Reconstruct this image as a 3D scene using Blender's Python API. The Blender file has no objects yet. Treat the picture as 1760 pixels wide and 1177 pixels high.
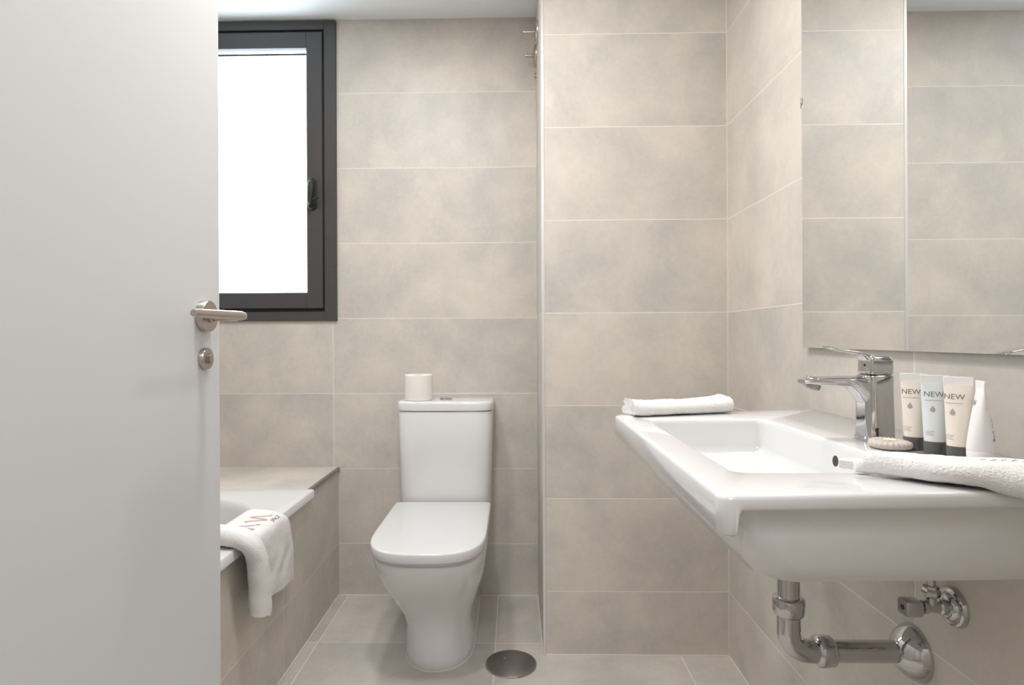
import bpy, bmesh, math, random
from math import sin, cos, pi, sqrt, radians
from mathutils import Vector, Matrix, noise

random.seed(4)
SC = bpy.context.scene
COL = SC.collection

# ------------------------------------------------------------------ camera
cam_d = bpy.data.cameras.new('camera')
cam_d.sensor_width = 36.0
cam_d.lens = 1026.25 / 1760 * 36
cam_d.shift_x = 0.0092
cam_d.shift_y = -0.0047
cam_d.clip_start = 0.02
cam = bpy.data.objects.new('camera', cam_d)
COL.objects.link(cam)
cam.matrix_world = Matrix.Translation((0, 0, 1.034)) @ Matrix.Rotation(0.0197, 4, 'Z') @ Matrix.Rotation(pi / 2, 4, 'X') @ Matrix.Rotation(-0.0041, 4, 'Z')
SC.camera = cam

# ------------------------------------------------------------------ view, world, lights
SC.view_settings.view_transform = 'Standard'
SC.view_settings.look = 'None'
SC.view_settings.gamma = 1
SC.view_settings.use_curve_mapping = False
SC.view_settings.exposure = 0.15

W = bpy.data.worlds.new('world')
SC.world = W
W.use_nodes = True
W.node_tree.nodes['Background'].inputs[0].default_value = (0.9, 0.95, 1.0, 1)
W.node_tree.nodes['Background'].inputs[1].default_value = 0.4

CEIL = 2.317


def area(name, loc, size, power, color, rot=(0, 0, 0), shape='DISK', size_y=None, spread=pi):
    l = bpy.data.lights.new(name, 'AREA')
    l.shape = shape
    l.size = size
    if size_y:
        l.size_y = size_y
    l.energy = power
    l.color = color
    l.spread = spread
    o = bpy.data.objects.new(name, l)
    o.location = loc
    o.rotation_euler = rot
    COL.objects.link(o)
    return o


area('downlight', (-0.20, 1.02, CEIL - 0.004), 0.16, 10.5, (1.0, 0.985, 0.97))
area('downlight', (0.32, 1.12, CEIL - 0.004), 0.16, 3.4, (1.0, 0.97, 0.94))
area('downlight', (-0.46, 1.52, CEIL - 0.004), 0.16, 9.5, (1.0, 0.985, 0.97))
area('hall_light', (0.0, -0.75, 2.30), 1.0, 21.0, (0.93, 0.965, 1.0), shape='RECTANGLE', size_y=0.8)
WIN_STRENGTH = 7.5

# ------------------------------------------------------------------ materials


def new_mat(name):
    m = bpy.data.materials.new(name)
    m.use_nodes = True
    nt = m.node_tree
    return m, nt, nt.nodes['Principled BSDF']


def N(nt, t, **kw):
    n = nt.nodes.new(t)
    for k, v in kw.items():
        setattr(n, k, v)
    return n


def math_n(nt, op, a, b=None, c=None):
    n = nt.nodes.new('ShaderNodeMath')
    n.operation = op
    for i, v in enumerate((a, b, c)):
        if v is None:
            continue
        if isinstance(v, (int, float)):
            n.inputs[i].default_value = v
        else:
            nt.links.new(v, n.inputs[i])
    return n.outputs[0]


def simple(name, col, rough=0.4, metal=0.0, bump=0.0, bscale=200.0, coat=0.0, var=0.0, spec=0.5):
    m, nt, b = new_mat(name)
    b.inputs['Base Color'].default_value = (*col, 1)
    b.inputs['Roughness'].default_value = rough
    b.inputs['Metallic'].default_value = metal
    b.inputs['Coat Weight'].default_value = coat
    b.inputs['Specular IOR Level'].default_value = spec
    tc = N(nt, 'ShaderNodeTexCoord')
    nz = N(nt, 'ShaderNodeTexNoise')
    nz.inputs['Scale'].default_value = bscale
    nz.inputs['Detail'].default_value = 4
    nt.links.new(tc.outputs['Object'], nz.inputs['Vector'])
    if bump:
        bp = N(nt, 'ShaderNodeBump')
        bp.inputs['Strength'].default_value = bump
        bp.inputs['Distance'].default_value = 0.002
        nt.links.new(nz.outputs[0], bp.inputs['Height'])
        nt.links.new(bp.outputs[0], b.inputs['Normal'])
    if var:
        mx = N(nt, 'ShaderNodeMix', data_type='RGBA')
        mx.inputs[6].default_value = (*[c * (1 - var) for c in col], 1)
        mx.inputs[7].default_value = (*[min(1, c * (1 + var)) for c in col], 1)
        nt.links.new(nz.outputs[0], mx.inputs[0])
        nt.links.new(mx.outputs[2], b.inputs['Base Color'])
    return m


TILE_A = (0.660, 0.597, 0.533)
TILE_B = (0.495, 0.460, 0.424)
GROUT = (0.78, 0.73, 0.67)


def tile_mat(name, ua, u0, up, va, v0, vp, seed=0.0, grout=True, tone=1.0, rough=0.45):
    """u0/v0: one joint position along each axis, up/vp: joint pitch"""
    m, nt, b = new_mat(name)
    geo = N(nt, 'ShaderNodeNewGeometry')
    sep = N(nt, 'ShaderNodeSeparateXYZ')
    nt.links.new(geo.outputs['Position'], sep.inputs[0])
    u = sep.outputs['XYZ'.index(ua)]
    v = sep.outputs['XYZ'.index(va)]
    un = math_n(nt, 'DIVIDE', math_n(nt, 'SUBTRACT', u, u0), up)
    vn = math_n(nt, 'DIVIDE', math_n(nt, 'SUBTRACT', v, v0), vp)

    def dist(x, p):
        fr = math_n(nt, 'FRACT', x)
        return math_n(nt, 'MULTIPLY', math_n(nt, 'MINIMUM', fr, math_n(nt, 'SUBTRACT', 1.0, fr)), p)
    d = math_n(nt, 'MINIMUM', dist(un, up), dist(vn, vp))
    g = N(nt, 'ShaderNodeMapRange')
    g.inputs['From Min'].default_value = 0.0009
    g.inputs['From Max'].default_value = 0.0017
    g.inputs['To Min'].default_value = 1.0
    g.inputs['To Max'].default_value = 0.0
    nt.links.new(d, g.inputs[0])
    # per tile random
    cmb = N(nt, 'ShaderNodeCombineXYZ')
    nt.links.new(math_n(nt, 'FLOOR', un), cmb.inputs[0])
    nt.links.new(math_n(nt, 'FLOOR', vn), cmb.inputs[1])
    cmb.inputs[2].default_value = seed
    wn = N(nt, 'ShaderNodeTexWhiteNoise', noise_dimensions='3D')
    nt.links.new(cmb.outputs[0], wn.inputs['Vector'])
    off = N(nt, 'ShaderNodeVectorMath', operation='MULTIPLY_ADD')
    nt.links.new(wn.outputs['Color'], off.inputs[0])
    off.inputs[1].default_value = (9, 9, 9)
    nt.links.new(geo.outputs['Position'], off.inputs[2])
    n1 = N(nt, 'ShaderNodeTexNoise')
    n1.inputs['Scale'].default_value = 4.5
    n1.inputs['Detail'].default_value = 7
    n1.inputs['Roughness'].default_value = 0.62
    n1.inputs['Distortion'].default_value = 0.25
    nt.links.new(off.outputs[0], n1.inputs['Vector'])
    n2 = N(nt, 'ShaderNodeTexNoise')
    n2.inputs['Scale'].default_value = 70
    n2.inputs['Detail'].default_value = 5
    nt.links.new(off.outputs[0], n2.inputs['Vector'])
    fac = math_n(nt, 'ADD', math_n(nt, 'MULTIPLY', math_n(nt, 'SUBTRACT', n1.outputs[0], 0.5), 2.6),
                 math_n(nt, 'MULTIPLY', math_n(nt, 'SUBTRACT', n2.outputs[0], 0.5), 0.55))
    fac = math_n(nt, 'ADD', fac, math_n(nt, 'MULTIPLY', math_n(nt, 'SUBTRACT', wn.outputs['Value'], 0.5), 0.35))
    fac = math_n(nt, 'ADD', fac, 0.5)
    mx = N(nt, 'ShaderNodeMix', data_type='RGBA')
    nt.links.new(fac, mx.inputs[0])
    mx.inputs[6].default_value = (*[c * tone for c in TILE_B], 1)
    mx.inputs[7].default_value = (*[c * tone for c in TILE_A], 1)
    out = mx.outputs[2]
    if grout:
        gm = N(nt, 'ShaderNodeMix', data_type='RGBA')
        nt.links.new(g.outputs[0], gm.inputs[0])
        nt.links.new(out, gm.inputs[6])
        gm.inputs[7].default_value = (*GROUT, 1)
        out = gm.outputs[2]
        bp = N(nt, 'ShaderNodeBump')
        bp.inputs['Strength'].default_value = 0.35
        bp.inputs['Distance'].default_value = 0.001
        bp.invert = True
        nt.links.new(g.outputs[0], bp.inputs['Height'])
        nt.links.new(bp.outputs[0], b.inputs['Normal'])
    nt.links.new(out, b.inputs['Base Color'])
    b.inputs['Roughness'].default_value = rough
    b.inputs['Specular IOR Level'].default_value = 0.55
    return m


ROW = 0.302
ROW0 = 1.1140
M = {}
M['tile_back'] = tile_mat('tile_back', 'X', -0.730, 0.902, 'Z', ROW0, ROW, 1)
M['tile_right'] = tile_mat('tile_right', 'Y', 1.048, 0.902, 'Z', ROW0, ROW, 2)
M['tile_part'] = tile_mat('tile_partition', 'X', -0.20, 0.902, 'Z', ROW0, ROW, 3)
M['tile_left'] = tile_mat('tile_left', 'Y', 2.391, 0.902, 'Z', ROW0, ROW, 5)
M['tile_front'] = tile_mat('tile_front', 'X', -0.1, 0.902, 'Z', ROW0, ROW, 6)
M['tile_bath'] = tile_mat('tile_bath', 'Y', 1.820, 0.902, 'Z', ROW0, ROW, 7)
M['tile_ledge'] = tile_mat('tile_ledge', 'X', -0.70, 0.902, 'Y', 2.392, 0.902, 8)
M['tile_floor'] = tile_mat('tile_floor', 'X', -0.068, 0.604, 'Y', 2.020, 0.604, 9, tone=0.90)
M['paint'] = simple('white_ceiling_paint', (0.86, 0.905, 0.935), 0.8, bump=0.05, bscale=300)
M['hallpaint'] = simple('hall_wall_paint', (0.74, 0.73, 0.71), 0.8)
M['hallfloor'] = simple('hall_floor_oak', (0.42, 0.33, 0.24), 0.5, var=0.2, bscale=12)
M['door'] = simple('door_white_lacquer', (0.64, 0.648, 0.65), 0.42, bump=0.02, bscale=90)
M['frame'] = simple('window_anthracite', (0.056, 0.054, 0.055), 0.42, bump=0.12, bscale=900)
M['gasket'] = simple('black_gasket', (0.012, 0.012, 0.012), 0.6)
M['ceramic'] = simple('glazed_ceramic', (0.73, 0.725, 0.718), 0.07, coat=0.3, var=0.006, bscale=3)
M['acrylic'] = simple('tub_acrylic', (0.69, 0.695, 0.69), 0.14)
M['seat'] = simple('seat_plastic', (0.65, 0.65, 0.645), 0.16)
M['chrome'] = simple('polished_chrome', (0.55, 0.547, 0.545), 0.05, metal=1.0)
M['nickel'] = simple('satin_nickel', (0.50, 0.45, 0.41), 0.27, metal=1.0)
M['steel'] = simple('brushed_steel', (0.36, 0.35, 0.34), 0.34, metal=1.0, bump=0.05, bscale=250, var=0.08)
M['darkmetal'] = simple('dark_aluminium', (0.30, 0.27, 0.24), 0.35, metal=0.7)
M['towel'] = simple('white_terry', (0.80, 0.78, 0.755), 0.95, bump=1.0, bscale=330, spec=0.1)
M['logo_tan'] = simple('tan_thread', (0.50, 0.38, 0.30), 0.9, spec=0.1)
M['logo_dark'] = simple('dark_thread', (0.05, 0.045, 0.045), 0.9, spec=0.1)
M['paper'] = simple('toilet_paper', (0.82, 0.77, 0.72), 0.95, bump=0.3, bscale=300, spec=0.1)
M['cardboard'] = simple('cardboard_core', (0.42, 0.34, 0.26), 0.9)
M['trim'] = simple('edge_profile', (0.70, 0.68, 0.66), 0.28, metal=0.35)
M['caulk'] = simple('silicone_joint', (0.70, 0.66, 0.60), 0.6)
M['tube_cream'] = simple('tube_cream', (0.82, 0.74, 0.66), 0.38)
M['tube_white'] = simple('tube_white', (0.84, 0.82, 0.80), 0.34)
M['tube_grey'] = simple('tube_pale_grey', (0.70, 0.73, 0.735), 0.36)
M['cap'] = simple('dark_grey_cap', (0.10, 0.098, 0.095), 0.35)
M['ink'] = simple('grey_ink', (0.16, 0.155, 0.15), 0.5)
M['inklight'] = simple('light_grey_ink', (0.36, 0.35, 0.34), 0.5)
M['soap'] = simple('pleated_soap_paper', (0.56, 0.50, 0.44), 0.35, var=0.1, bscale=60)
M['dark'] = simple('dark_hole', (0.03, 0.03, 0.03), 0.5)

m, nt, b = new_mat('mirror_glass')
b.inputs['Base Color'].default_value = (0.90, 0.91, 0.905, 1)
b.inputs['Metallic'].default_value = 1
b.inputs['Roughness'].default_value = 0.0
M['mirror'] = m
M['mirror_back'] = simple('mirror_backing', (0.40, 0.38, 0.36), 0.5)

m, nt, b = new_mat('frosted_lit_glass')
b.inputs['Base Color'].default_value = (0.9, 0.9, 0.9, 1)
b.inputs['Roughness'].default_value = 0.3
b.inputs['Emission Color'].default_value = (0.82, 0.92, 1.0, 1)
b.inputs['Emission Strength'].default_value = WIN_STRENGTH
M['pane'] = m

# ------------------------------------------------------------------ mesh helpers


def finish(name, bm, mat, parent=None, smooth=True, angle=40, mats=None):
    bmesh.ops.recalc_face_normals(bm, faces=bm.faces)
    me = bpy.data.meshes.new(name)
    bm.to_mesh(me)
    bm.free()
    for mm in (mats or [mat]):
        me.materials.append(mm)
    if smooth:
        for p in me.polygons:
            p.use_smooth = True
        me.set_sharp_from_angle(angle=radians(angle))
    o = bpy.data.objects.new(name, me)
    COL.objects.link(o)
    if parent is not None:
        o.parent = parent
    return o


def place_parent(o, parent):
    """keep world placement of a mesh built in world coordinates"""
    o.parent = parent
    o.matrix_parent_inverse = Matrix.Translation(-parent.location)


def root(name, loc, label=None, cat=None, group=None, kind=None):
    o = bpy.data.objects.new(name, None)
    o.empty_display_size = 0.05
    o.location = loc
    COL.objects.link(o)
    tag(o, label, cat, group, kind)
    return o


def tag(o, label=None, cat=None, group=None, kind=None):
    if label:
        o['label'] = label
    if cat:
        o['category'] = cat
    if group:
        o['group'] = group
    if kind:
        o['kind'] = kind
    return o


def part(name, bm, mat, parent, label=None, **kw):
    o = finish(name, bm, mat, None, **kw)
    o.parent = parent
    # parts are modelled in world coordinates: cancel the (unrotated) chain offset
    off = Vector((0, 0, 0))
    p = parent
    while p is not None:
        off += p.location
        p = p.parent
    o.data.transform(Matrix.Translation(-off))
    if label:
        o['label'] = label
    return o


def box(bm, x0, x1, y0, y1, z0, z1, bev=0.0, seg=2):
    vs = [bm.verts.new((x, y, z)) for x in (x0, x1) for y in (y0, y1) for z in (z0, z1)]
    idx = [(0, 1, 3, 2), (4, 6, 7, 5), (0, 4, 5, 1), (2, 3, 7, 6), (0, 2, 6, 4), (1, 5, 7, 3)]
    fs = [bm.faces.new([vs[i] for i in f]) for f in idx]
    if bev > 0:
        es = list({e for f in fs for e in f.edges})
        bmesh.ops.bevel(bm, geom=es, offset=bev, segments=seg, profile=0.5, affect='EDGES')
    return bm


def loft(bm, rings, cap0=True, cap1=True, closed=True):
    vr = [[bm.verts.new(p) for p in r] for r in rings]
    n = len(vr[0])
    for a, c in zip(vr[:-1], vr[1:]):
        rng = range(n) if closed else range(n - 1)
        for i in rng:
            j = (i + 1) % n
            try:
                bm.faces.new((a[i], a[j], c[j], c[i]))
            except ValueError:
                pass
    if cap0:
        bm.faces.new(list(reversed(vr[0])))
    if cap1:
        bm.faces.new(vr[-1])
    return vr


def lathe(bm, prof, origin, axis='Z', seg=40, cap0=True, cap1=True):
    """prof: list of (r, h). axis direction as vector or letter"""
    if isinstance(axis, str):
        axis = {'X': (1, 0, 0), 'Y': (0, 1, 0), 'Z': (0, 0, 1), '-X': (-1, 0, 0), '-Y': (0, -1, 0)}[axis]
    ax = axis
    ax = Vector(ax).normalized()
    t = Vector((0, 0, 1)) if abs(ax.z) < 0.9 else Vector((1, 0, 0))
    e1 = ax.cross(t).normalized()
    e2 = ax.cross(e1)
    o = Vector(origin)
    rings = []
    for r, h in prof:
        r = max(r, 0.00005)
        rings.append([o + ax * h + e1 * (r * cos(2 * pi * k / seg)) + e2 * (r * sin(2 * pi * k / seg)) for k in range(seg)])
    loft(bm, rings, cap0, cap1)


def sweep(bm, pts, radii, seg=24, flat=1.0):
    pts = [Vector(p) for p in pts]
    rings = []
    up = None
    for i, p in enumerate(pts):
        d = (pts[min(i + 1, len(pts) - 1)] - pts[max(i - 1, 0)]).normalized()
        if up is None:
            t = Vector((0, 0, 1)) if abs(d.z) < 0.9 else Vector((0, 1, 0))
            e1 = d.cross(t).normalized()
        else:
            e1 = (up - d * up.dot(d)).normalized()
        up = e1
        e2 = d.cross(e1)
        r = radii[i] if isinstance(radii, (list, tuple)) else radii
        rings.append([p + e1 * (r * cos(2 * pi * k / seg)) + e2 * (r * flat * sin(2 * pi * k / seg)) for k in range(seg)])
    loft(bm, rings)


def rrect(x0, x1, y0, y1, r, z, n=8, corners=None):
    """rounded rectangle ring, ccw from +x,+y corner; corners: optional radii (++, -+, --, +-)"""
    rs = corners or (r, r, r, r)
    pts = []
    for (sx, sy, a0), rr in zip(((1, 1, 0), (-1, 1, pi / 2), (-1, -1, pi), (1, -1, 3 * pi / 2)), rs):
        cx = (x1 - rr) if sx > 0 else (x0 + rr)
        cy = (y1 - rr) if sy > 0 else (y0 + rr)
        for k in range(n + 1):
            a = a0 + (pi / 2) * k / n
            pts.append(Vector((cx + rr * cos(a), cy + rr * sin(a), z)))
    return pts


def text_mesh(s, size, spacing=1.0, shear=0.0):
    cu = bpy.data.curves.new('t', 'FONT')
    cu.body = s
    cu.size = size
    cu.align_x = 'CENTER'
    cu.align_y = 'CENTER'
    cu.space_character = spacing
    cu.shear = shear
    cu.resolution_u = 3
    ob = bpy.data.objects.new('t', cu)
    COL.objects.link(ob)
    bpy.context.view_layer.update()
    dg = bpy.context.evaluated_depsgraph_get()
    me = bpy.data.meshes.new_from_object(ob.evaluated_get(dg))
    bpy.data.objects.remove(ob)
    bm = bmesh.new()
    bm.from_mesh(me)
    bpy.data.meshes.remove(me)
    bmesh.ops.triangulate(bm, faces=bm.faces)
    return bm


def ease(t):
    t = max(0.0, min(1.0, t))
    return t * t * (3 - 2 * t)


# ------------------------------------------------------------------ room shell
XL, XR, YB, YP, XP = -1.42, 0.692, 2.394, 1.948, 0.091
YF = 0.27


def shell(name, boxes, mat):
    bm = bmesh.new()
    for bx in boxes:
        box(bm, *bx)
    return tag(finish(name, bm, mat, smooth=False), kind='structure')


WX0, WX1, WZ0, WZ1 = -1.335, -0.712, 1.105, 2.311
shell('floor', [(XL - 0.12, XR + 0.12, 0.10, YB + 0.12, -0.1, 0)], M['tile_floor'])
shell('ceiling', [(XL - 0.12, XR + 0.12, 0.10, YB + 0.12, CEIL, CEIL + 0.1)], M['paint'])
shell('wall_back', [(XL - 0.12, WX0, YB, YB + 0.12, 0, CEIL), (WX1, XR + 0.12, YB, YB + 0.12, 0, CEIL),
                    (WX0, WX1, YB, YB + 0.12, 0, WZ0), (WX0, WX1, YB, YB + 0.12, WZ1, CEIL)], M['tile_back'])
shell('wall_right', [(XR, XR + 0.12, 0.17, YB, 0, CEIL)], M['tile_right'])
shell('wall_left', [(XL - 0.12, XL, 0.17, YB, 0, CEIL)], M['tile_left'])
DX0, DX1, DZ = -0.535, 0.295, 2.06
shell('wall_front', [(XL, DX0, 0.17, YF, 0, CEIL), (DX1, XR, 0.17, YF, 0, CEIL), (DX0, DX1, 0.17, YF, DZ, CEIL)], M['tile_front'])
shell('wall_partition', [(XP, XR, YP, YB, 0, CEIL)], M['tile_part'])
# hallway behind the camera
shell('wall_hall', [(-1.6, -1.5, -1.7, 0.17, 0, 2.4), (1.5, 1.6, -1.7, 0.17, 0, 2.4), (-1.5, 1.5, -1.8, -1.7, 0, 2.4),
                    (-1.5, DX0, 0.12, 0.17, 0, 2.4), (DX1, 1.5, 0.12, 0.17, 0, 2.4), (DX0, DX1, 0.12, 0.17, DZ, 2.4)], M['hallpaint'])
shell('ceiling_hall', [(-1.6, 1.6, -1.8, 0.17, 2.4, 2.5)], M['paint'])
shell('floor_hall', [(-1.6, 1.6, -1.8, 0.10, -0.1, 0)], M['hallfloor'])

# corner profile of the partition, silicone joints
bm = bmesh.new()
box(bm, XP - 0.0012, XP + 0.009, YP - 0.0012, YP + 0.009, 0, CEIL, 0.001, 1)
tag(finish('trim_1', bm, M['trim']), kind='structure')
bm = bmesh.new()
box(bm, XP + 0.008, XR, YP - 0.003, YP, 0, 0.003)
box(bm, XP - 0.003, XP, YP, YB, 0, 0.003)
box(bm, XR - 0.003, XR, YF, YP, 0, 0.003)
box(bm, -0.711, XP, YB - 0.003, YB, 0, 0.003)
box(bm, -0.711, -0.708, YF, YB, 0, 0.003)
box(bm, XR - 0.0025, XR, YP - 0.0025, YP, 0, CEIL)
tag(finish('trim_2', bm, M['caulk'], smooth=False), kind='structure')

# ------------------------------------------------------------------ bath surround (tiled panel + ledge)
BX = -0.711
LY = 2.045
bm = bmesh.new()
box(bm, BX - 0.03, BX, YF, YB, 0, 0.486)
tag(finish('wall_bath_panel', bm, M['tile_bath'], smooth=False), kind='structure')
bm = bmesh.new()
box(bm, XL, BX - 0.006, LY, YB, 0.490, 0.514)
tag(finish('trim_3', bm, M['tile_ledge'], smooth=False), kind='structure')
bm = bmesh.new()
box(bm, BX - 0.006, BX + 0.006, LY, YB, 0.499, 0.5145, 0.0012, 1)
tag(finish('trim_4', bm, M['darkmetal']), kind='structure')
bm = bmesh.new()
box(bm, BX - 0.03, BX + 0.0008, LY, YB, 0.486, 0.499)
tag(finish('trim_5', bm, M['tile_bath'], smooth=False), kind='structure')

# ------------------------------------------------------------------ bathtub
tub = root('bathtub', (-1.05, 1.15, 0), 'white built-in bathtub behind the tiled panel under the window', 'bathtub')
bm = bmesh.new()
TX0, TX1, TY0, TY1, TZ = XL + 0.002, -0.690, YF + 0.005, LY - 0.002, 0.516


def tr(x0, x1, y0, y1, r, z):
    return rrect(x0, x1, y0, y1, r, z, 10)


rings = [tr(TX0 + .02, TX1 - .06, TY0 + .02, TY1 - .02, 0.05, 0.105), tr(TX0 + .005, TX1 - .056, TY0 + .005, TY1 - .005, 0.006, TZ - 0.027),
         tr(TX0, TX1, TY0, TY1, 0.006, TZ - 0.027), tr(TX0, TX1, TY0, TY1, 0.006, TZ - 0.004),
         tr(TX0 + .003, TX1 - .003, TY0 + .003, TY1 - .003, 0.006, TZ - 0.0005),
         tr(TX0 + .006, TX1 - .006, TY0 + .006, TY1 - .006, 0.006, TZ)]
bx0, bx1, by0, by1 = -1.345, -0.765, 0.42, 1.945
for ins, z, r in ((0, TZ, .27), (.006, TZ - .002, .265), (.014, TZ - .010, .26), (.022, TZ - .03, .25), (.05, TZ - .15, .22),
                  (.085, TZ - .30, .18), (.12, TZ - .36, .15), (.17, TZ - .38, .10)):
    rings.append(tr(bx0 + ins, bx1 - ins, by0 + ins, by1 - ins, r, z))
loft(bm, rings)
part('tub_shell', bm, M['acrylic'], tub, angle=50)
bm = bmesh.new()
lathe(bm, [(0.0, 0.0), (0.03, 0.0), (0.034, 0.001), (0.034, 0.004), (0.03, 0.005), (0, 0.006)], (-1.05, 0.75, TZ - .38), 'Z')
part('drain_cover', bm, M['chrome'], tub)

# ------------------------------------------------------------------ window
win = root('window_1', (WX1, YB, WZ0), kind='structure')


def frame_bm(x0, x1, z0, z1, w, y0, y1, bev=0.002, wz=None):
    wz = wz or w
    bm = bmesh.new()
    box(bm, x0, x0 + w, y0, y1, z0, z1, bev, 1)
    box(bm, x1 - w, x1, y0, y1, z0, z1, bev, 1)
    box(bm, x0 + w - .001, x1 - w + .001, y0, y1, z0, z0 + wz, bev, 1)
    box(bm, x0 + w - .001, x1 - w + .001, y0, y1, z1 - wz, z1, bev, 1)
    return bm


part('window_frame', frame_bm(WX0, WX1, WZ0, WZ1, 0.049, YB - 0.012, YB + 0.06, wz=0.037), M['frame'], win, smooth=False)
SX0, SX1, SZ0, SZ1 = WX0 + 0.0545, WX1 - 0.0545, WZ0 + 0.050, WZ1 - 0.049
part('gasket', frame_bm(SX0 - .008, SX1 + .008, SZ0 - .014, SZ1 + .014, 0.010, YB - 0.002, YB + 0.05, 0, wz=0.016), M['gasket'], win, smooth=False)
sash = part('sash', frame_bm(SX0, SX1, SZ0, SZ1, 0.0635, YB - 0.018, YB + 0.05), M['frame'], win, smooth=False)
bm = bmesh.new()
box(bm, SX0 + .06, SX1 - .06, YB + 0.010, YB + 0.018, SZ0 + .06, SZ1 - .058)
part('pane', bm, M['pane'], win, smooth=False)
bm = bmesh.new()
box(bm, SX0 + .06, SX1 - .063, YB + 0.004, YB + 0.0095, 2.180, 2.1865)
part('glazing_bar', bm, M['gasket'], win, smooth=False)
# handle
hx, hz = -0.806, 1.612
bm = bmesh.new()
loft(bm, [[Vector((p.x, YB - yy, p.y)) for p in rrect(hx - .016 + i, hx + .016 - i, hz - .063 + i, hz + .063 - i, .0155 - i, 0, 6)]
          for yy, i in ((.018, 0), (.026, 0), (.029, .003))])
whd = part('window_handle', bm, M['gasket'], win)
bm = bmesh.new()
lathe(bm, [(.011, 0), (.011, .026), (.009, .029)], (hx, YB - .027, hz + .012), '-Y', 20)
sweep(bm, [(hx + .004, YB - .046, hz + .044), (hx + .005, YB - .050, hz + .038), (hx + .006, YB - .052, hz + .018), (hx + .004, YB - .053, hz), (hx + .002, YB - .053, hz - .040), (hx + .002, YB - .049, hz - .047)],
      [.008, .0125, .0145, .0125, .0115, .007], 16)
sweep(bm, [(hx + .004, YB - .052, hz - .030), (hx + .022, YB - .054, hz - .028), (hx + .034, YB - .054, hz - .020)], [.007, .0065, .005], 14)
part('lever', bm, M['gasket'], whd)

# ------------------------------------------------------------------ door
DFX = -0.520
door = root('door_1', (DFX - 0.02, YF, 0), kind='structure')
bm = bmesh.new()
box(bm, DFX - 0.040, DFX, YF + 0.006, 1.0440, 0.008, 2.05, 0.0012, 1)
part('door_leaf', bm, M['door'], door)
HY, HZ = 0.9875, 1.072
bm = bmesh.new()
lathe(bm, [(.0262, 0), (.0262, .0115), (.0252, .013), (0, .0131)], (DFX, HY, HZ), 'X', 48)
hd = part('door_handle', bm, M['nickel'], door)
bm = bmesh.new()
LX = -0.455
lathe(bm, [(.0105, .012), (.0105, .016), (.0088, .018), (.0088, .058)], (DFX, HY, HZ), 'X', 28)
pts, rad = [], []
for k in range(17):
    t = k / 16
    y = 0.993 - 0.156 * t
    pts.append((LX + 0.001, y, HZ - 0.001 * t))
    rad.append((.0078 - .0016 * t) * (1 if 0 < k < 16 else 0.82))
sweep(bm, pts, rad, 22)
part('lever', bm, M['nickel'], hd)
bm = bmesh.new()
lathe(bm, [(.0182, 0), (.0182, .0065), (.0174, .008), (0, .0081)], (DFX, HY + .002, 1.001), 'X', 40)
lk = part('lock_rose', bm, M['nickel'], door)
bm = bmesh.new()
loft(bm, [[Vector((DFX + x, HY + .002 + p.x, 1.001 + p.y)) for p in rrect(-.004 + i, .004 - i, -.0085 + i, .0085 - i, .0039 - i, 0, 5)]
          for x, i in ((.008, 0), (.0125, 0), (.014, .0015))])
part('thumb_turn', bm, M['nickel'], lk)

# ------------------------------------------------------------------ wall mirror
MX = 0.6786
mir = root('wall_mirror', (XR, 1.0, 1.008), 'large frameless rectangular mirror on the right wall above the tap', 'mirror')
bm = bmesh.new()
box(bm, MX, MX + 0.005, 0.62, 1.419, 1.008, 2.02)
part('mirror_glass', bm, M['mirror'], mir, smooth=False)
bm = bmesh.new()
box(bm, MX + 0.0051, MX + 0.0062, 0.621, 1.418, 1.009, 2.019)
box(bm, MX + 0.0062, XR, 0.68, 1.36, 1.07, 1.10)
box(bm, MX + 0.0062, XR, 0.68, 1.36, 1.92, 1.95)
part('mirror_backing', bm, M['mirror_back'], mir, smooth=False)
for y, z, s in ((1.419, 1.583, 1),):
    bm = bmesh.new()
    box(bm, MX - 0.002, XR, y - .001, y + .004, z - .012, z + .012, 0.0008, 1)
    part('mirror_clip', bm, M['chrome'], mir)

# ------------------------------------------------------------------ shut-off valves on the side of the partition
for i, (vy, vz, L) in enumerate(((2.205, 2.160, .040), (2.335, 2.135, .030))):
    v = root('shower_stop_valve', (XP, vy, vz), ('round chrome stop valve high on the partition side, the upper one in the photo',
                                       'round chrome stop valve high on the partition side, nearer the back wall')[i], 'valve', 'stop valves on the partition side')
    bm = bmesh.new()
    lathe(bm, [(.042, 0), (.042, .002), (.039, .007), (.030, .011), (.016, .013), (0, .0131)], (XP, vy, vz), '-X', 40)
    part('escutcheon', bm, M['nickel'], v)
    bm = bmesh.new()
    lathe(bm, [(.009, .012), (.009, .016), (.0065, .017), (.0065, .012 + L), (.0055, .0135 + L), (0, .0136 + L)], (XP, vy, vz), '-X', 20)
    part('spindle', bm, M['nickel'], v)
bm = bmesh.new()
lathe(bm, [(.011, 0), (.011, .006), (.009, .008), (0, .0081)], (XP, 2.35, 2.062), '-X', 20)
tag(finish('pipe_cap', bm, M['nickel']), 'small metal cap on the partition side just below the lower stop valve', 'pipe cap')

# ------------------------------------------------------------------ toilet
TCX = -0.262
toilet = root('toilet', (TCX, 2.05, 0), 'white close-coupled toilet with closed lid against the back wall', 'toilet')


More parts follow.
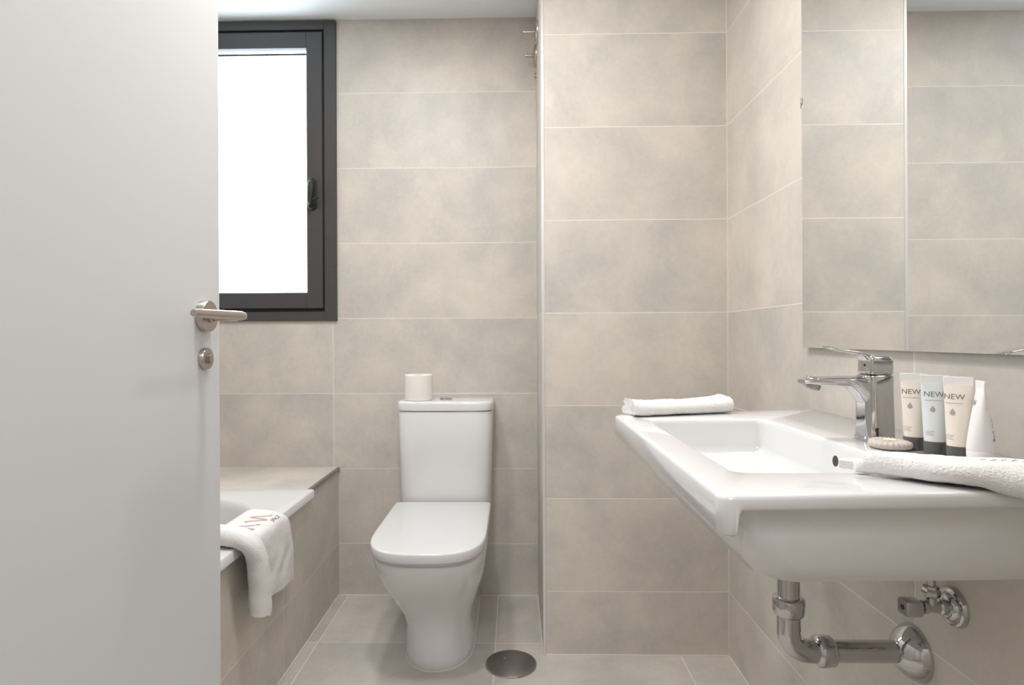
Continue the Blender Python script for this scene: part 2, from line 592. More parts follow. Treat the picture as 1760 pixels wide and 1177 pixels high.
def dring(hw, yf, z, yb=YB - 0.004, r=None, cx=TCX, n=12, rb=0.012, p=2.35):
    """D shape: soft superellipse front, square back"""
    L = min(0.26, (yb - yf) * 0.62) if r is None else r
    yc = yf + L
    pts = []
    for k in range(2 * n + 1):
        a = pi * k / (2 * n)
        ca, sa = cos(a), sin(a)
        x = (abs(ca) ** (2 / p)) * (1 if ca >= 0 else -1)
        y = abs(sa) ** (2 / p)
        pts.append(Vector((cx + hw * x, yc - L * y, z)))
    # back corners
    for k in range(5):
        a = pi / 2 * k / 4
        pts.append(Vector((cx - hw + rb - rb * cos(a), yb - rb + rb * sin(a), z)))
    for k in range(5):
        a = pi / 2 * (1 - k / 4)
        pts.append(Vector((cx + hw - rb + rb * cos(a), yb - rb + rb * sin(a), z)))
    return pts


prof = [(.004, .112, 1.846), (.010, .114, 1.843), (.03, .113, 1.846), (.07, .110, 1.852), (.11, .109, 1.856), (.15, .121, 1.850), (.19, .137, 1.826), (.235, .152, 1.794),
        (.275, .1635, 1.758), (.315, .1695, 1.727), (.355, .1735, 1.700), (.377, .1745, 1.690), (.384, .1735, 1.692), (.386, .1700, 1.698)]
bm = bmesh.new()
rings = []
for z, hw, yf in prof:
    L = .165 + (.225 - .165) * ease((z - .07) / .28)
    rings.append(dring(hw, yf, z, r=L, p=2.15 + .75 * ease(z / .38), cx=-.253 - .013 * ease((z - .05) / .22)))
loft(bm, rings)
part('pan', bm, M['ceramic'], toilet, angle=60)
bm = bmesh.new()
loft(bm, [dring(.1155, 1.8415, 0, r=.165, p=2.15, cx=-.252), dring(.1150, 1.842, .004, r=.165, p=2.15, cx=-.252)])
part('sealant_joint', bm, M['caulk'], toilet)
# seat ring and lid
bm = bmesh.new()
sl = dict(yb=2.196, r=.215, p=2.9, rb=.010, cx=-.2645)
loft(bm, [dring(.171 + a, 1.678 - a, z, **sl) for a, z in ((-.004, .3875), (0, .3895), (0, .3965), (-.003, .398))])
part('seat_ring', bm, M['seat'], toilet, angle=60)
bm = bmesh.new()
loft(bm, [dring(.1760 + a, 1.664 - a, z + lz, **sl) for a, z in ((-.004, .4175), (-.0008, .4185), (.0, .421), (.0, .4425), (-.0012, .4450), (-.0035, .4462), (-.008, .4467), (-.03, .4470)) for lz in (-.0180,)])
part('toilet_lid', bm, M['seat'], toilet, angle=60)
for s in (-1, 1):
    bm = bmesh.new()
    lathe(bm, [(.011, -.02), (.011, .02)], (TCX + s * .10, 2.199, .402), 'X', 20)
    part('hinge', bm, M['chrome'], toilet)


def tank_ring(hw, yf, z, p=5.5, yb=YB - 0.006):
    return dring(hw, yf, z, yb=yb, r=.11, p=p, rb=.015)


bm = bmesh.new()
loft(bm, [tank_ring(.168, 2.215, .384), tank_ring(.170, 2.214, .40), tank_ring(.1725, 2.212, .50), tank_ring(.176, 2.210, .62), tank_ring(.1785, 2.209, .755), tank_ring(.177, 2.2105, .760)])
part('cistern', bm, M['ceramic'], toilet, angle=50)
bm = bmesh.new()
loft(bm, [tank_ring(.177, 2.2085, .762), tank_ring(.181, 2.2055, .764), tank_ring(.182, 2.205, .769), tank_ring(.182, 2.205, .788), tank_ring(.180, 2.2065, .794),
          tank_ring(.175, 2.211, .797), tank_ring(.165, 2.221, .798)])
cl = part('cistern_lid', bm, M['ceramic'], toilet, angle=50)
bm = bmesh.new()
lathe(bm, [(.024, 0), (.024, .003), (.022, .005), (.0205, .005), (.0205, .0035), (.018, .006), (0, .0065)], (TCX - .002, 2.298, .798), 'Z', 36)
part('flush_button', bm, M['chrome'], cl, 'round chrome flush button')

# toilet roll
roll = root('toilet_roll', (-0.3655, 2.272, .798), 'white toilet paper roll standing on the cistern lid', 'toilet roll')
bm = bmesh.new()
lathe(bm, [(.021, .0), (.050, .0), (.0525, .002), (.053, .010), (.053, .090), (.0525, .095), (.050, .0972), (.022, .0965), (.0215, .094), (.0210, .005)],
      (-0.3655, 2.272, .798), 'Z', 48, False, False)
part('paper', bm, M['paper'], roll)
bm = bmesh.new()
lathe(bm, [(.0208, .002), (.0208, .095), (.0195, .095), (.0195, .002)], (-0.3655, 2.272, .798), 'Z', 32, False, False)
part('cardboard_core', bm, M['cardboard'], roll)

# floor drain
fd = root('floor_drain', (-0.0145, 1.890, 0), 'round brushed steel floor drain cover beside the toilet', 'floor drain')
bm = bmesh.new()
lathe(bm, [(.081, 0), (.0815, .002), (.080, .0045), (.076, .0055)], (-0.0145, 1.890, 0), 'Z', 56)
part('drain_rim', bm, M['chrome'], fd)
bm = bmesh.new()
lathe(bm, [(.076, .0056), (.074, .0066), (0, .0072)], (-0.0145, 1.890, 0), 'Z', 56)
part('drain_cover', bm, M['steel'], fd)
bm = bmesh.new()
lathe(bm, [(.0035, .0071), (.0030, .0082), (0, .0083)], (-0.035, 1.915, 0), 'Z', 16)
part('screw', bm, M['chrome'], fd)

# ------------------------------------------------------------------ wash basin
ZB = 0.865
basin = root('wash_basin', (0.45, 1.0, 0.75), 'white rectangular ceramic wash basin hung on the right wall', 'wash basin')
bm = bmesh.new()
OX0, OX1 = 0.218, XR - 0.001


def warp(v, w=1.0):
    x = v.x
    t = ease((v.y - 0.66) / (1.28 - 0.66))
    far = (x - OX0) * 0.185 * w
    near = (x - OX0) * 0.055 * w
    v.y += near * (1 - t) + far * t
    return v


FR = (.004, .008, .012, .016, .020, .025, .031, .040, .052, .066, .085, .12, .2, .35, .55, .8)


def rr2(x0, x1, y0, y1, r, z, n=8, corners=None):
    """rrect with extra points on the two straight sides along X"""
    p = rrect(x0, x1, y0, y1, r, z, n, corners)
    m = n + 1
    c = [p[i * m:(i + 1) * m] for i in range(4)]
    far = [c[1][0].lerp(c[0][-1], f) for f in reversed(FR)]
    near = [c[2][-1].lerp(c[3][0], f) for f in FR]
    return c[0] + far + c[1] + c[2] + near + c[3]


def outer(i, z, r=.016):
    return [warp(p) for p in rr2(OX0 + i, OX1, 0.639 + i, 1.313 - i, r, z, 9, (.004, r, r, .004))]


rings = []
# underside, from the middle out
rings.append([warp(p, .5) for p in rr2(.320, .690, .735, 1.21, .04, .7440, 9, (.004, .04, .04, .004))])
rings.append([warp(p, .5) for p in rr2(.303, .690, .708, 1.245, .05, .7450, 9, (.004, .05, .05, .004))])
rings.append([warp(p, .7) for p in rr2(.286, .690, .692, 1.262, .05, .750, 9, (.004, .05, .05, .004))])
rings.append([warp(p, .8) for p in rr2(.273, .690, .680, 1.275, .045, .770, 9, (.004, .045, .045, .004))])
rings.append([warp(p, .9) for p in rr2(.266, .690, .672, 1.283, .035, .786, 9, (.004, .035, .035, .004))])
r_ = [warp(p) for p in rr2(.260, .690, .664, 1.290, .022, .812, 9, (.004, .022, .022, .004))]
rings.append(r_)


def lipz(x, lo, hi):
    return lo + (hi - lo) * ease((x - 0.2345) / 0.0070)


a_ = [warp(p) for p in rr2(.245, .690, .658, 1.295, .018, 0, 9, (.004, .018, .018, .004))]
for p in a_:
    p.z = .822 + .023 * ease((p.x - .2455) / .010)
rings.append(a_)
for i, dz in ((.010, -.0015), (.003, 0.0), (0, .003)):
    rg = outer(i, 0)
    for p in rg:
        p.z = lipz(p.x, .8205, .8475) + dz
    rings.append(rg)
rings.append(outer(0, ZB - .006))
rings.append(outer(.0012, ZB - .0025))
rings.append(outer(.004, ZB - .0005))
rings.append(outer(.008, ZB))
# bowl
for i, z, r in ((-.004, ZB, .026), (0, ZB - .0008, .020), (.002, ZB - .003, .019), (.0035, ZB - .010, .018), (.007, ZB - .054, .018), (.010, ZB - .063, .020),
                (.017, ZB - .069, .022), (.030, ZB - .0715, .025)):
    rings.append(rr2(.272 + i, .514 - i, .749 + i, 1.236 - i, r, z, 9))
rings.append(rr2(.385, .40, .98, 1.02, .006, ZB - .078, 9))
loft(bm, rings)
part('basin_body', bm, M['ceramic'], basin, angle=75)
bm = bmesh.new()
lathe(bm, [(.0085, -.002), (.0100, .0002), (.0090, .0006), (.0084, .0002)], (.5092, .958, .836), Vector((-1, 0, .08)), 28, False, False)
part('overflow_ring', bm, M['ceramic'], basin)
bm = bmesh.new()
lathe(bm, [(.0085, .0002), (0, .0003)], (.5088, .958, .8362), Vector((-1, 0, .08)), 28)
part('overflow_hole', bm, M['dark'], basin, 'dark overflow hole')
bm = bmesh.new()
lathe(bm, [(.031, .0), (.031, .002), (.028, .004), (.012, .005), (0, .0052)], (.392, 1.0, ZB - .0778), 'Z', 40)
part('drain_plug', bm, M['chrome'], basin)

# ------------------------------------------------------------------ tap
TX, TY = 0.590, 0.990
tap = root('basin_tap', (TX, TY, ZB), 'chrome single-lever mixer tap on the basin deck', 'tap')


def sq(cx, cy, w, d, z, r, n=7):
    return rrect(cx - w, cx + w, cy - d, cy + d, r, z, n)


bm = bmesh.new()
rings = []
for z, w, r in ((0, .0245, .013), (.001, .0250, .013), (.004, .0250, .013), (.0055, .0240, .0125), (.008, .0238, .0125), (.04, .0232, .0125), (.08, .0226, .0125), (.1035, .0224, .012), (.1055, .0215, .0115), (.106, .019, .010)):
    rings.append(sq(TX, TY, w, w, ZB + z, r))
loft(bm, rings)
part('tap_body', bm, M['chrome'], tap, angle=50)
# spout: loft along -X
bm = bmesh.new()
rings = []
for t in [k / 16 for k in range(17)]:
    x = TX - .012 - t * .107
    top = ZB + .1045 - .002 * t - .004 * max(0, t - .85) / .15
    th = .034 * (1 - ease(t / .35)) + .0185 - .004 * ease(t)          # root fillet
    if t > .85:
        th *= 1 - .55 * (t - .85) / .15
    hw = .0205 - .003 * t - (.004 * ((t - .85) / .15) ** 2 if t > .85 else 0)
    ring = []
    for k in range(28):
        a = 2 * pi * k / 28
        yy = (abs(cos(a)) ** .75) * (1 if cos(a) > 0 else -1) * hw
        s_ = sin(a)
        zz = (top - th / 2) + (abs(s_) ** (.55 if s_ > 0 else .9)) * (1 if s_ > 0 else -1) * th / 2
        ring.append(Vector((x, TY + yy, zz)))
    rings.append(ring)
loft(bm, rings)
sp = part('spout', bm, M['chrome'], tap, angle=55)
bm = bmesh.new()
lathe(bm, [(.0125, -.012), (.0128, .002), (.0122, .006), (.0100, .0065), (.0095, .004), (0, .0038)], (TX - .101, TY, ZB + .0895), Vector((-.35, 0, -.94)), 32)
part('aerator', bm, M['steel'], sp)
# lever cap + handle
bm = bmesh.new()
rings = []
for z, w, d in ((.1065, .0180, .0180), (.108, .0194, .0194), (.112, .0197, .0197), (.128, .0195, .0195), (.134, .0188, .0190), (.137, .016, .017)):
    rg = sq(TX + .001, TY, w, d, ZB + z, .006)
    for p in rg:
        p.z += (p.x - TX) * -.06 * (z > .12)
    rings.append(rg)
loft(bm, rings)
hl = part('tap_handle', bm, M['chrome'], tap, angle=45)
bm = bmesh.new()
rings = []
for k in range(15):
    t = k / 14
    x = TX + .000 - .078 * t
    zc = ZB + .134 + .018 * (t ** .8) - .0015 * ease(t)
    th = .0042 + .020 * (1 - ease(t / .42)) * (1 if t < .42 else 0)
    hw = .0172 - .003 * t
    if k == 14:
        th *= .5
        hw *= .9
    ring = []
    for j in range(20):
        a = 2 * pi * j / 20
        yy = (abs(cos(a)) ** .6) * (1 if cos(a) > 0 else -1) * hw
        zz = (abs(sin(a)) ** .6) * (1 if sin(a) > 0 else -1)
        ring.append(Vector((x, TY + yy, zc + (zz * th / 2) - th / 2 + .002)))
    rings.append(ring)
loft(bm, rings)
part('lever', bm, M['chrome'], hl, angle=55)
bm = bmesh.new()
lathe(bm, [(.0022, 0), (.0022, .0006), (0, .0007)], (TX - .0187, TY - .004, ZB + .122), '-X', 14)
part('screw_cap', bm, M['dark'], hl)

# ------------------------------------------------------------------ waste pipe under the basin
PX, PY, PZ = 0.476, 1.050, 0.4865
R = 0.0183
wp = root('waste_pipe', (PX, PY, PZ), 'chrome waste pipe elbow running from under the basin into the wall', 'waste pipe')
bm = bmesh.new()
lathe(bm, [(R, 0), (R, .1825)], (PX, PY, .562), 'Z', 36)
part('down_pipe', bm, M['chrome'], wp)
bm = bmesh.new()
pts = [(PX, PY, .575)]
er = .034
for k in range(13):
    a = pi / 2 * k / 12
    pts.append((PX + er - er * cos(a), PY, PZ + er - er * sin(a)))
pts.append((PX + .058, PY, PZ))
sweep(bm, pts, R + .0012, 32)
part('elbow', bm, M['chrome'], wp)
bm = bmesh.new()
lathe(bm, [(R + .001, 0), (.0238, .003), (.0262, .008), (.0268, .026), (.0258, .031), (.0225, .033), (R, .033)], (PX, PY, .548), 'Z', 40)
part('coupling_nut', bm, M['chrome'], wp)
bm = bmesh.new()
lathe(bm, [(R + .001, -.002), (.0235, 0), (.0262, .003), (.0268, .008), (.0255, .026), (.0225, .030), (R, .031)], (PX + .046, PY, PZ), 'X', 40)
part('coupling_nut', bm, M['chrome'], wp)
bm = bmesh.new()
lathe(bm, [(R, 0), (R, XR - PX - .07)], (PX + .055, PY, PZ), 'X', 36)
part('wall_pipe', bm, M['chrome'], wp)
bm = bmesh.new()
lathe(bm, [(.0475, 0), (.0470, .003), (.0440, .012), (.0370, .022), (.0280, .030), (.0215, .034), (R + .0008, .035)], (XR, PY - .002, PZ), '-X', 56)
part('wall_rose', bm, M['chrome'], wp)

# ------------------------------------------------------------------ angle valve
AY, AZ = 0.954, 0.607
av = root('angle_valve', (XR, AY, AZ), 'chrome angle stop valve on the wall beneath the basin', 'angle valve')
bm = bmesh.new()
lathe(bm, [(.031, 0), (.0308, .002), (.0285, .007), (.024, .009), (.021, .009), (.0195, .012), (.0165, .014), (.0125, .015)], (XR, AY, AZ), '-X', 44)
part('wall_rose', bm, M['chrome'], av)
bm = bmesh.new()
lathe(bm, [(.0115, .013), (.0115, .024), (.0085, .026), (.0085, .044), (.0105, .046), (.0105, .052), (.0075, .053), (.0075, .058)], (XR, AY, AZ), '-X', 28)
lathe(bm, [(.0078, 0), (.0078, .016), (.0115, .018)], (.655, AY, AZ), 'Z', 24)
part('valve_body', bm, M['chrome'], av)
bm = bmesh.new()
lathe(bm, [(.0080, .015), (.0118, .018), (.0130, .022), (.0130, .026), (.0105, .030), (.0105, .034), (.0065, .035)], (.655, AY, AZ), 'Z', 6)
part('compression_nut', bm, M['chrome'], av, smooth=False)
bm = bmesh.new()
lathe(bm, [(.0063, .03), (.0063, .148)], (.655, AY, AZ), 'Z', 18)
part('supply_tube', bm, M['chrome'], av)
bm = bmesh.new()
ring = []
for x, s in ((-.0, .0108), (-.002, .0120), (-.024, .0120), (-.026, .0112)):
    ring.append([Vector((.636 + x, AY + p.x, AZ + p.y)) for p in rrect(-s, s, -s, s, .003, 0, 3)])
loft(bm, ring)
kn = part('knob', bm, M['chrome'], av, angle=35)
bm = bmesh.new()
lathe(bm, [(.004, 0), (.004, .0006), (0, .0007)], (.6098, AY, AZ), '-X', 14)
part('screw', bm, M['dark'], kn)

# ------------------------------------------------------------------ toiletry tubes
CAMV = Vector((0, 0, 1.034))


def toiletry_tube(cx, cy, name, label, body_mat, text, face_ang, sc=1.0, lean=0.0, side=False, wd=1.0):
    H, HC = 0.110 * sc, 0.019 * sc
    o = root(name, (cx, cy, ZB), label, 'toiletry tube', 'toiletry tubes on the basin')

    def dims(h):     # half width and half depth at height h
        t = ease((h - HC) / (H - HC)) if h > HC else 0
        tt = max(0, (h - HC) / (H - HC))
        a = .0132 * sc * wd + (.0172 * sc - .0132 * sc) * tt
        b = .0132 * sc * wd * (1 - tt ** 1.35) + .0008
        return a, b
    rot = Matrix.Rotation(face_ang, 4, 'Z') @ Matrix.Rotation(lean, 4, 'X')
    # local: faces -Y

    def ring(a, b, h, n=32):
        return [Vector((a * cos(2 * pi * k / n), b * sin(2 * pi * k / n), h)) for k in range(n)]
    bm = bmesh.new()
    loft(bm, [ring(.0128 * sc * wd, .0128 * sc * wd, 0), ring(.0135 * sc * wd, .0135 * sc * wd, .001), ring(.0137 * sc * wd, .0137 * sc * wd, HC - .0012), ring(.0132 * sc * wd, .0132 * sc * wd, HC)])
    bmesh.ops.transform(bm, matrix=rot, verts=bm.verts)
    c = finish('tube_cap', bm, M['cap'] if not side else M['tube_white'], o)
    bm = bmesh.new()
    rs = []
    for k in range(22):
        h = HC + (H - .008 - HC) * k / 21
        a, b = dims(h)
        rs.append(ring(a, b, h))
    loft(bm, rs)
    bmesh.ops.transform(bm, matrix=rot, verts=bm.verts)
    bd = finish('tube_body', bm, body_mat, o, angle=60)
    bm = bmesh.new()
    a, b = dims(H - .008)
    box(bm, -a, a, -.0012, .0012, H - .0095, H + .003, .0004, 1)
    bmesh.ops.transform(bm, matrix=rot, verts=bm.verts)
    finish('crimp', bm, M['tube_white'], o)

    def wrap(bm, x0, h0, back=False):
        for v in bm.verts:
            h = h0 + v.co.y
            a, b = dims(h)
            x = max(-a * .98, min(a * .98, x0 + v.co.x))
            if back:
                x = x0 - v.co.x
                v.co = Vector((x, b * sqrt(max(0, 1 - (x / a) ** 2)) + .00025, h))
                continue
            v.co = Vector((x, -b * sqrt(max(0, 1 - (x / a) ** 2)) - .00025, h))
        bmesh.ops.transform(bm, matrix=rot, verts=bm.verts)
    for s, size, x0, h0, mt, nm, spc in text:
        if s == 'drop':
            t = bmesh.new()
            pts = [Vector((0, .0062))]
            pts += [Vector((.0034 * cos(a), .0034 * sin(a))) for a in [radians(28 - 236 * k / 14) for k in range(15)]]
            vs = [t.verts.new((p.x * size, p.y * size, 0)) for p in pts]
            c_ = t.verts.new((0, 0, 0))
            for i in range(len(vs)):
                t.faces.new((c_, vs[i], vs[(i + 1) % len(vs)]))
        elif s == 'bar':
            t = bmesh.new()
            n_ = 10
            for i in range(n_):
                xa, xb = -size / 2 + size * i / n_, -size / 2 + size * (i + 1) / n_
                t.faces.new([t.verts.new(p) for p in ((xa, -.0003, 0), (xb, -.0003, 0), (xb, .0003, 0), (xa, .0003, 0))])
        elif s.startswith('|'):
            t = text_mesh(s[1:], size, spc)
            bmesh.ops.transform(t, matrix=Matrix.Rotation(pi / 2, 4, 'Z'), verts=t.verts)
        else:
            t = text_mesh(s, size, spc)
        wrap(t, x0, h0, s.startswith('|'))
        finish(nm, t, mt, o, smooth=False)
    return o


def facing(x, y, d=0):
    return math.atan2(x, -y) * -1 * 0 + (math.atan2(-x, y) * 1.0) + radians(d)


def std_text(dx=0.0):
    return [('NEW', .0104, dx, .0855, M['ink'], 'printed_word', 1.02), ('bar', .021, dx, .0770, M['inklight'], 'printed_line', 1),
            ('drop', .95, dx - .001, .0640, M['inklight'], 'printed_drop', 1),
            ('bar', .011, dx - .004, .0335, M['inklight'], 'printed_line', 1), ('bar', .009, dx - .005, .031, M['inklight'], 'printed_line', 1), ('bar', .010, dx - .0045, .0285, M['inklight'], 'printed_line', 1)]


toiletry_tube(.597, .905, 'toiletry_tube', 'cream toiletry tube with dark cap, the one nearest the tap', M['tube_cream'], std_text(-.0035), facing(.593, .905, -2), 1.0, -.02)
toiletry_tube(.600, .865, 'toiletry_tube', 'pale grey-blue toiletry tube with dark cap between two cream ones', M['tube_grey'], std_text(-.001), facing(.596, .865, -2), 1.0, -.02)
toiletry_tube(.606, .828, 'toiletry_tube', 'cream toiletry tube with dark cap, right beside the tube turned sideways', M['tube_cream'], std_text(-.004), facing(.608, .828, -10), 1.0, -.01)
toiletry_tube(.6125, .797, 'toiletry_tube', 'white toiletry tube turned side-on, last in the row from the tap', M['tube_white'],
              [('NEW', .0110, -.007, .080, M['ink'], 'printed_word', 1.0), ('|Bed llulu', .0085, .0085, .048, M['ink'], 'printed_word', 1.1)], facing(.6165, .797, -76), .97, 0, side=True, wd=1.18)

# soap
sx, sy = .566, .912
soap = root('wrapped_soap', (sx, sy, ZB), 'small round pleated-paper wrapped soap in front of the tap base', 'soap')
bm = bmesh.new()
n = 96
rings = []
for r, h, rip in ((.022, 0, 0), (.0275, .002, .2), (.0295, .006, .5), (.0275, .0105, 1), (.022, .0128, 1), (.012, .0130, .8), (.007, .0122, .3)):
    rings.append([Vector((sx + (r + .0006 * rip * sin(24 * 2 * pi * k / n)) * cos(2 * pi * k / n), sy + (r + .0006 * rip * sin(24 * 2 * pi * k / n)) * sin(2 * pi * k / n),
                          ZB + h + .0009 * rip * sin(24 * 2 * pi * k / n))) for k in range(n)])
loft(bm, rings)
part('wrapper', bm, M['soap'], soap, angle=70)
bm = bmesh.new()
lathe(bm, [(.009, 0), (.009, .0008), (.008, .0012), (0, .0013)], (sx, sy, ZB + .0128), 'Z', 24)
part('sticker', bm, M['tube_cream'], soap)

# ------------------------------------------------------------------ folded towels


def folded_towel(name, label, origin, direc, length, width, layers, th, sag=None, endfun=None, seed=0, wfun=None, post=None):
    """sheet folded back and forth in layers; long axis direc, width axis to its left"""
    d = Vector(direc).normalized()
    wv = Vector((-d.y, d.x, 0))
    path = []            # centre line in (u, v)
    hw = width / 2
    for L in range(layers):
        v = th * (L + .5)
        s = 1 if L % 2 == 0 else -1
        for k in range(11):
            u = s * (hw - 2 * (hw) * k / 10)
            path.append((u * (1 - .03 * L), v))
        if L < layers - 1:
            cu = -s * hw * (1 - .03 * L)
            for k in (1, 2, 3):
                a = pi * k / 4
                path.append((cu - s * (th * .62) * sin(a), v + th * (1 - cos(a)) / 2))
    # outline of the ribbon
    outl = []
    n = len(path)
    left, right = [], []
    for i, (u, v) in enumerate(path):
        a = path[max(i - 1, 0)]
        c = path[min(i + 1, n - 1)]
        t = Vector((c[0] - a[0], c[1] - a[1])).normalized()
        nn = Vector((-t.y, t.x)) * th * .49
        left.append((u + nn.x, v + nn.y, i / n))
        right.append((u - nn.x, v - nn.y, i / n))
    u0, v0 = path[0]
    ue, ve = path[-1]
    s0 = Vector((path[0][0] - path[1][0], path[0][1] - path[1][1])).normalized() * th * .35
    s1 = Vector((path[-1][0] - path[-2][0], path[-1][1] - path[-2][1])).normalized() * th * .35
    NL = len(left)
    outl = left + [(ue + s1.x, ve + s1.y, 1)] + right[::-1] + [(u0 + s0.x, v0 + s0.y, 0)]
    bm = bmesh.new()
    NS = 60
    rings = []
    for k in range(NS + 1):
        t = k / NS
        ring = []
        for u, v, q in outl:
            e0, e1 = endfun(q) if endfun else (0, 0)
            s = e0 + (length + e1 - e0) * t
            # rounded ends
            ed = min(t, 1 - t) * NS
            rf = 1 - (.10 if ed < 1 else (.03 if ed < 2 else 0))
            vv = th * layers / 2 + (v - th * layers / 2) * rf
            if ed < 1:
                vv = v
                uu = u * .985
            else:
                uu = u
            z, comp = (sag(s / length, u / hw) if sag else (0, 1))
            P = Vector(origin) + d * s + wv * (uu * (wfun(s / length) if wfun else 1))
            P.z += vv * comp + z
            nz = noise.noise_vector(P * 38 + Vector((seed, 0, 0))) * .0016 + noise.noise_vector(P * 160 + Vector((seed, 3, 0))) * .0007
            P += nz
            if post:
                P = post(P, s / length, u / hw)
            ring.append(P)
        rings.append(ring)
    vr = loft(bm, rings, False, False)
    for r in (vr[0], vr[-1]):
        q = len(r)
        for i in range(NL - 1):
            bm.faces.new((r[i], r[i + 1], r[q - 3 - i], r[q - 2 - i]))
        bm.faces.new((r[NL - 1], r[NL], r[NL + 1]))
        bm.faces.new((r[0], r[q - 2], r[q - 1]))
    return bm


def sag1(t, u):
    z = .004 * (abs(t - .55) * 2) ** 2
    comp = .86 + .22 * (abs(t - .45) * 2) ** 3 * (1 if t < .45 else .7)
    return max(0, z - .0035), comp


FT0 = Vector((.246, 1.297, ZB + .0008))
bm = folded_towel('', '', FT0, (.25, .075, 0), .238, .054, 2, .0165, sag1, lambda q: (.008 * sin(q * 9), .004 * cos(q * 7)), 1)
ft = root('folded_towel', FT0, 'small white folded towel lying on the far rim of the basin', 'towel', 'white towels')
ft_cloth = part('towel_cloth', bm, M['towel'], ft, angle=70)


def sag2(t, u):
    # hangs slightly over the near rim past the basin edge
    return 0, 1.0 - .10 * (u + 1) + .05 * sin(t * 11) + .15 * t


def droop(P, t, u):
    lim = .645 + (P.x - OX0) * .055
    if P.y < lim:
        P.z -= (lim - P.y) * .45
    return P


NT0 = Vector((.426, .762, ZB + .0028))
bm = folded_towel('', '', NT0, (.114, -.069, 0), .235, .078, 2, .0118, sag2, lambda q: (.016 * ease((q - .35) * 4) - .014 * ease(q * 6) * (q < .3), -.006 * sin(q * 8)), 7,
                  wfun=lambda t: .55 + .45 * ease(t * 2.2), post=droop)
nt_ = root('folded_towel', NT0, 'white folded towel on the near end of the basin in front of the toiletry tubes', 'towel', 'white towels')
nt_cloth = part('towel_cloth', bm, M['towel'], nt_, angle=70)


from mathutils.bvhtree import BVHTree


def cloth_tree(o):
    p, off = o.parent, Vector((0, 0, 0))
    while p is not None:
        off += p.location
        p = p.parent
    return BVHTree.FromPolygons([v.co + off for v in o.data.vertices], [tuple(p.vertices) for p in o.data.polygons])


# faint embroidered marks, laid on the cloth
def mark_on_top(parent, cloth, x, y, ang, s, mat):
    tree = cloth_tree(cloth)
    bm = bmesh.new()
    R_ = Matrix.Translation((x, y, 0)) @ Matrix.Rotation(ang, 4, 'Z')
    for k in range(5):
        xx = (k - 2) * .0085 * s
        prev = None
        for j in range(7):
            f = j / 6
            c = []
            for e in (-1, 1):
                q = R_ @ Vector((xx + (-.003 + .006 * f + e * .0008) * s, (-.006 + .012 * f) * s, 0))
                hit = tree.ray_cast(Vector((q.x, q.y, 1.0)), Vector((0, 0, -1)))
                c.append(bm.verts.new((q.x, q.y, (hit[0].z if hit[0] else ZB + .02) + .0006)))
            if prev:
                bm.faces.new((prev[0], prev[1], c[1], c[0]))
            prev = c
    return part('embroidered_logo', bm, mat, parent, smooth=False)


mark_on_top(ft, ft_cloth, .355, 1.325, .29, .7, M['inklight'])
mark_on_top(nt_, nt_cloth, .560, .695, -.55, 1.1, M['logo_tan'])

# ------------------------------------------------------------------ draped towel on the tub rim
dt = root('draped_towel', (-0.70, 1.62, TZ), 'white towel with tan logo draped over the bathtub rim', 'towel', 'white towels')
ctrl = [(-.836, .474), (-.812, .511), (-.788, .525), (-.755, .5275), (-.720, .5275), (-.692, .526), (-.675, .512), (-.6695, .485), (-.6700, .44), (-.672, .37), (-.676, .300)]


def crv(t):
    f = t * (len(ctrl) - 1)
    i = min(int(f), len(ctrl) - 2)
    g = f - i
    p = [Vector(ctrl[max(0, min(len(ctrl) - 1, i + k))]) for k in (-1, 0, 1, 2)]
    return 0.5 * ((2 * p[1]) + (p[2] - p[0]) * g + (2 * p[0] - 5 * p[1] + 4 * p[2] - p[3]) * g * g + (3 * p[1] - p[0] - 3 * p[2] + p[3]) * g ** 3)


def nrm(t):
    a, c = crv(max(0, t - .01)), crv(min(1, t + .01))
    d = (c - a).normalized()
    return Vector((-d.y, d.x)) * 1.0


def near_y(t):
    return 1.500 - .035 * ease((t - .1) / .4) + .040 * ease((t - .55) / .45)


def far_y(t):
    return 1.765 - .035 * ease((t - .2) / .35) + .085 * max(0, (t - .5) / .5)


TH = .0075


def towel_pt(t, w):
    """w in 0..1 main sheet far->near, 1..1.4 the turned-back fold"""
    c = crv(t)
    n_ = nrm(t)
    hang = ease((t - .5) / .5)
    yn, yf = near_y(t), far_y(t)
    if w <= 1:
        y = yf + (yn - yf) * w
        off = 0.0 + .004 * sin(w * 9 + t * 5) * hang
        off = max(off, 0) + .008 * ease((w - .75) * 4) * hang
    else:
        q = (w - 1) / .4
        fw = .056 + .016 * hang
        r = .0135
        if q < .3:
            a = pi * q / .3
            y = yn - r * sin(a)
            off = .008 * hang + r * (1 - cos(a))
        else:
            y = yn + fw * (q - .3) / .7
            off = .008 * hang + 2 * r - (.016) * ease((q - .55) / .45)
    # fold reaches a little lower than the sheet
    P = Vector((c.x + n_.x * off, y, c.y + n_.y * off))
    lift = .038 * ease((t - .5) / .5)
    P.z += lift * w if w <= 1 else lift * (1 - .9 * ease((w - 1) / .4))
    P += noise.noise_vector(P * 22) * .0030 * (.4 + hang) + noise.noise_vector(P * 130) * .0009
    return P


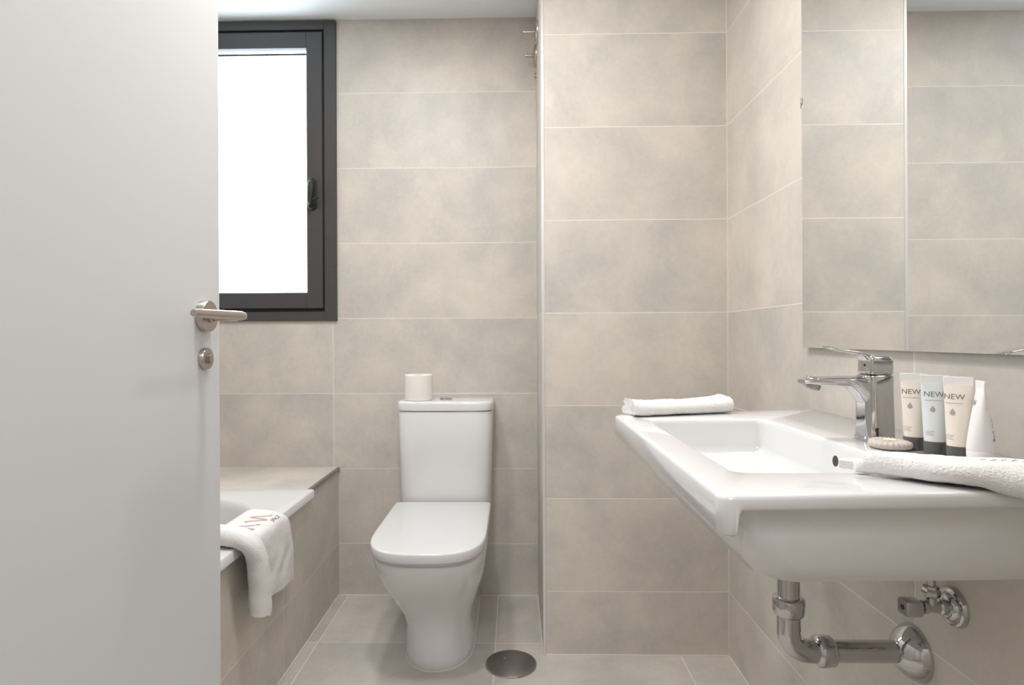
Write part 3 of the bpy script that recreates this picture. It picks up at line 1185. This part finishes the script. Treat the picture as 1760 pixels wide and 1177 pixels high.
bm = bmesh.new()
NT_, NW = 70, 70
grid = [[bm.verts.new(towel_pt(i / NT_, 1.4 * j / NW)) for j in range(NW + 1)] for i in range(NT_ + 1)]
for i in range(NT_):
    for j in range(NW):
        bm.faces.new((grid[i][j], grid[i][j + 1], grid[i + 1][j + 1], grid[i + 1][j]))
bmesh.ops.recalc_face_normals(bm, faces=bm.faces)
bmesh.ops.solidify(bm, geom=bm.faces[:], thickness=TH)
dcl = part('towel_cloth', bm, M['towel'], dt, angle=80)
# logo: two tan double waves and a small dark word
bvh = cloth_tree(dcl)


def on_towel(a, b_):
    """logo plane coordinates in metres: a runs along +Y (away), b_ runs up the drape; projected on the cloth"""
    o = Vector((-.690 - b_ * .93, 1.600 + a, .60 + b_ * .25))
    d = Vector((-.35, 0, -1)).normalized()
    hit = bvh.ray_cast(o, d)
    if hit[0] is None:
        return Vector((-.70, 1.6 + a, .53))
    return hit[0] + Vector((.0003, 0, .0006))


def wave(a0, b0, s):
    ks = []
    for k in range(41):
        t = k / 40
        a = a0 + s * (.070 * t)
        b2 = b0 + s * .024 * sin(t * 3.4 * pi + .9) * (1.0 if .06 < t < .94 else .8)
        ks.append((a, b2))
    return ks


bm = bmesh.new()
for pts_ in (wave(-.055, .006, 1.05), wave(.030, .006, 1.05)):
    P = [Vector(p) for p in pts_]
    prev = None
    for i, p in enumerate(P):
        t = (P[min(i + 1, len(P) - 1)] - P[max(i - 1, 0)]).normalized()
        nn = Vector((-t.y, t.x)) * (.0042 if 1 < i < 39 else .0018)
        q1, q2 = p + nn, p - nn
        cur = (bm.verts.new(on_towel(q1.x, q1.y)), bm.verts.new(on_towel(q2.x, q2.y)))
        if prev:
            bm.faces.new((prev[0], prev[1], cur[1], cur[0]))
        prev = cur
part('embroidered_logo', bm, M['logo_tan'], dt, 'tan embroidered waves', smooth=False)
t = text_mesh('SPACE', .0165, 1.15)
bmesh.ops.subdivide_edges(t, edges=[e for e in t.edges if e.calc_length() > .004], cuts=1)
for v in t.verts:
    v.co = on_towel(.088 + v.co.x, -.034 + v.co.y)
part('embroidered_word', t, M['logo_dark'], dt, 'small dark embroidered word', smooth=False)
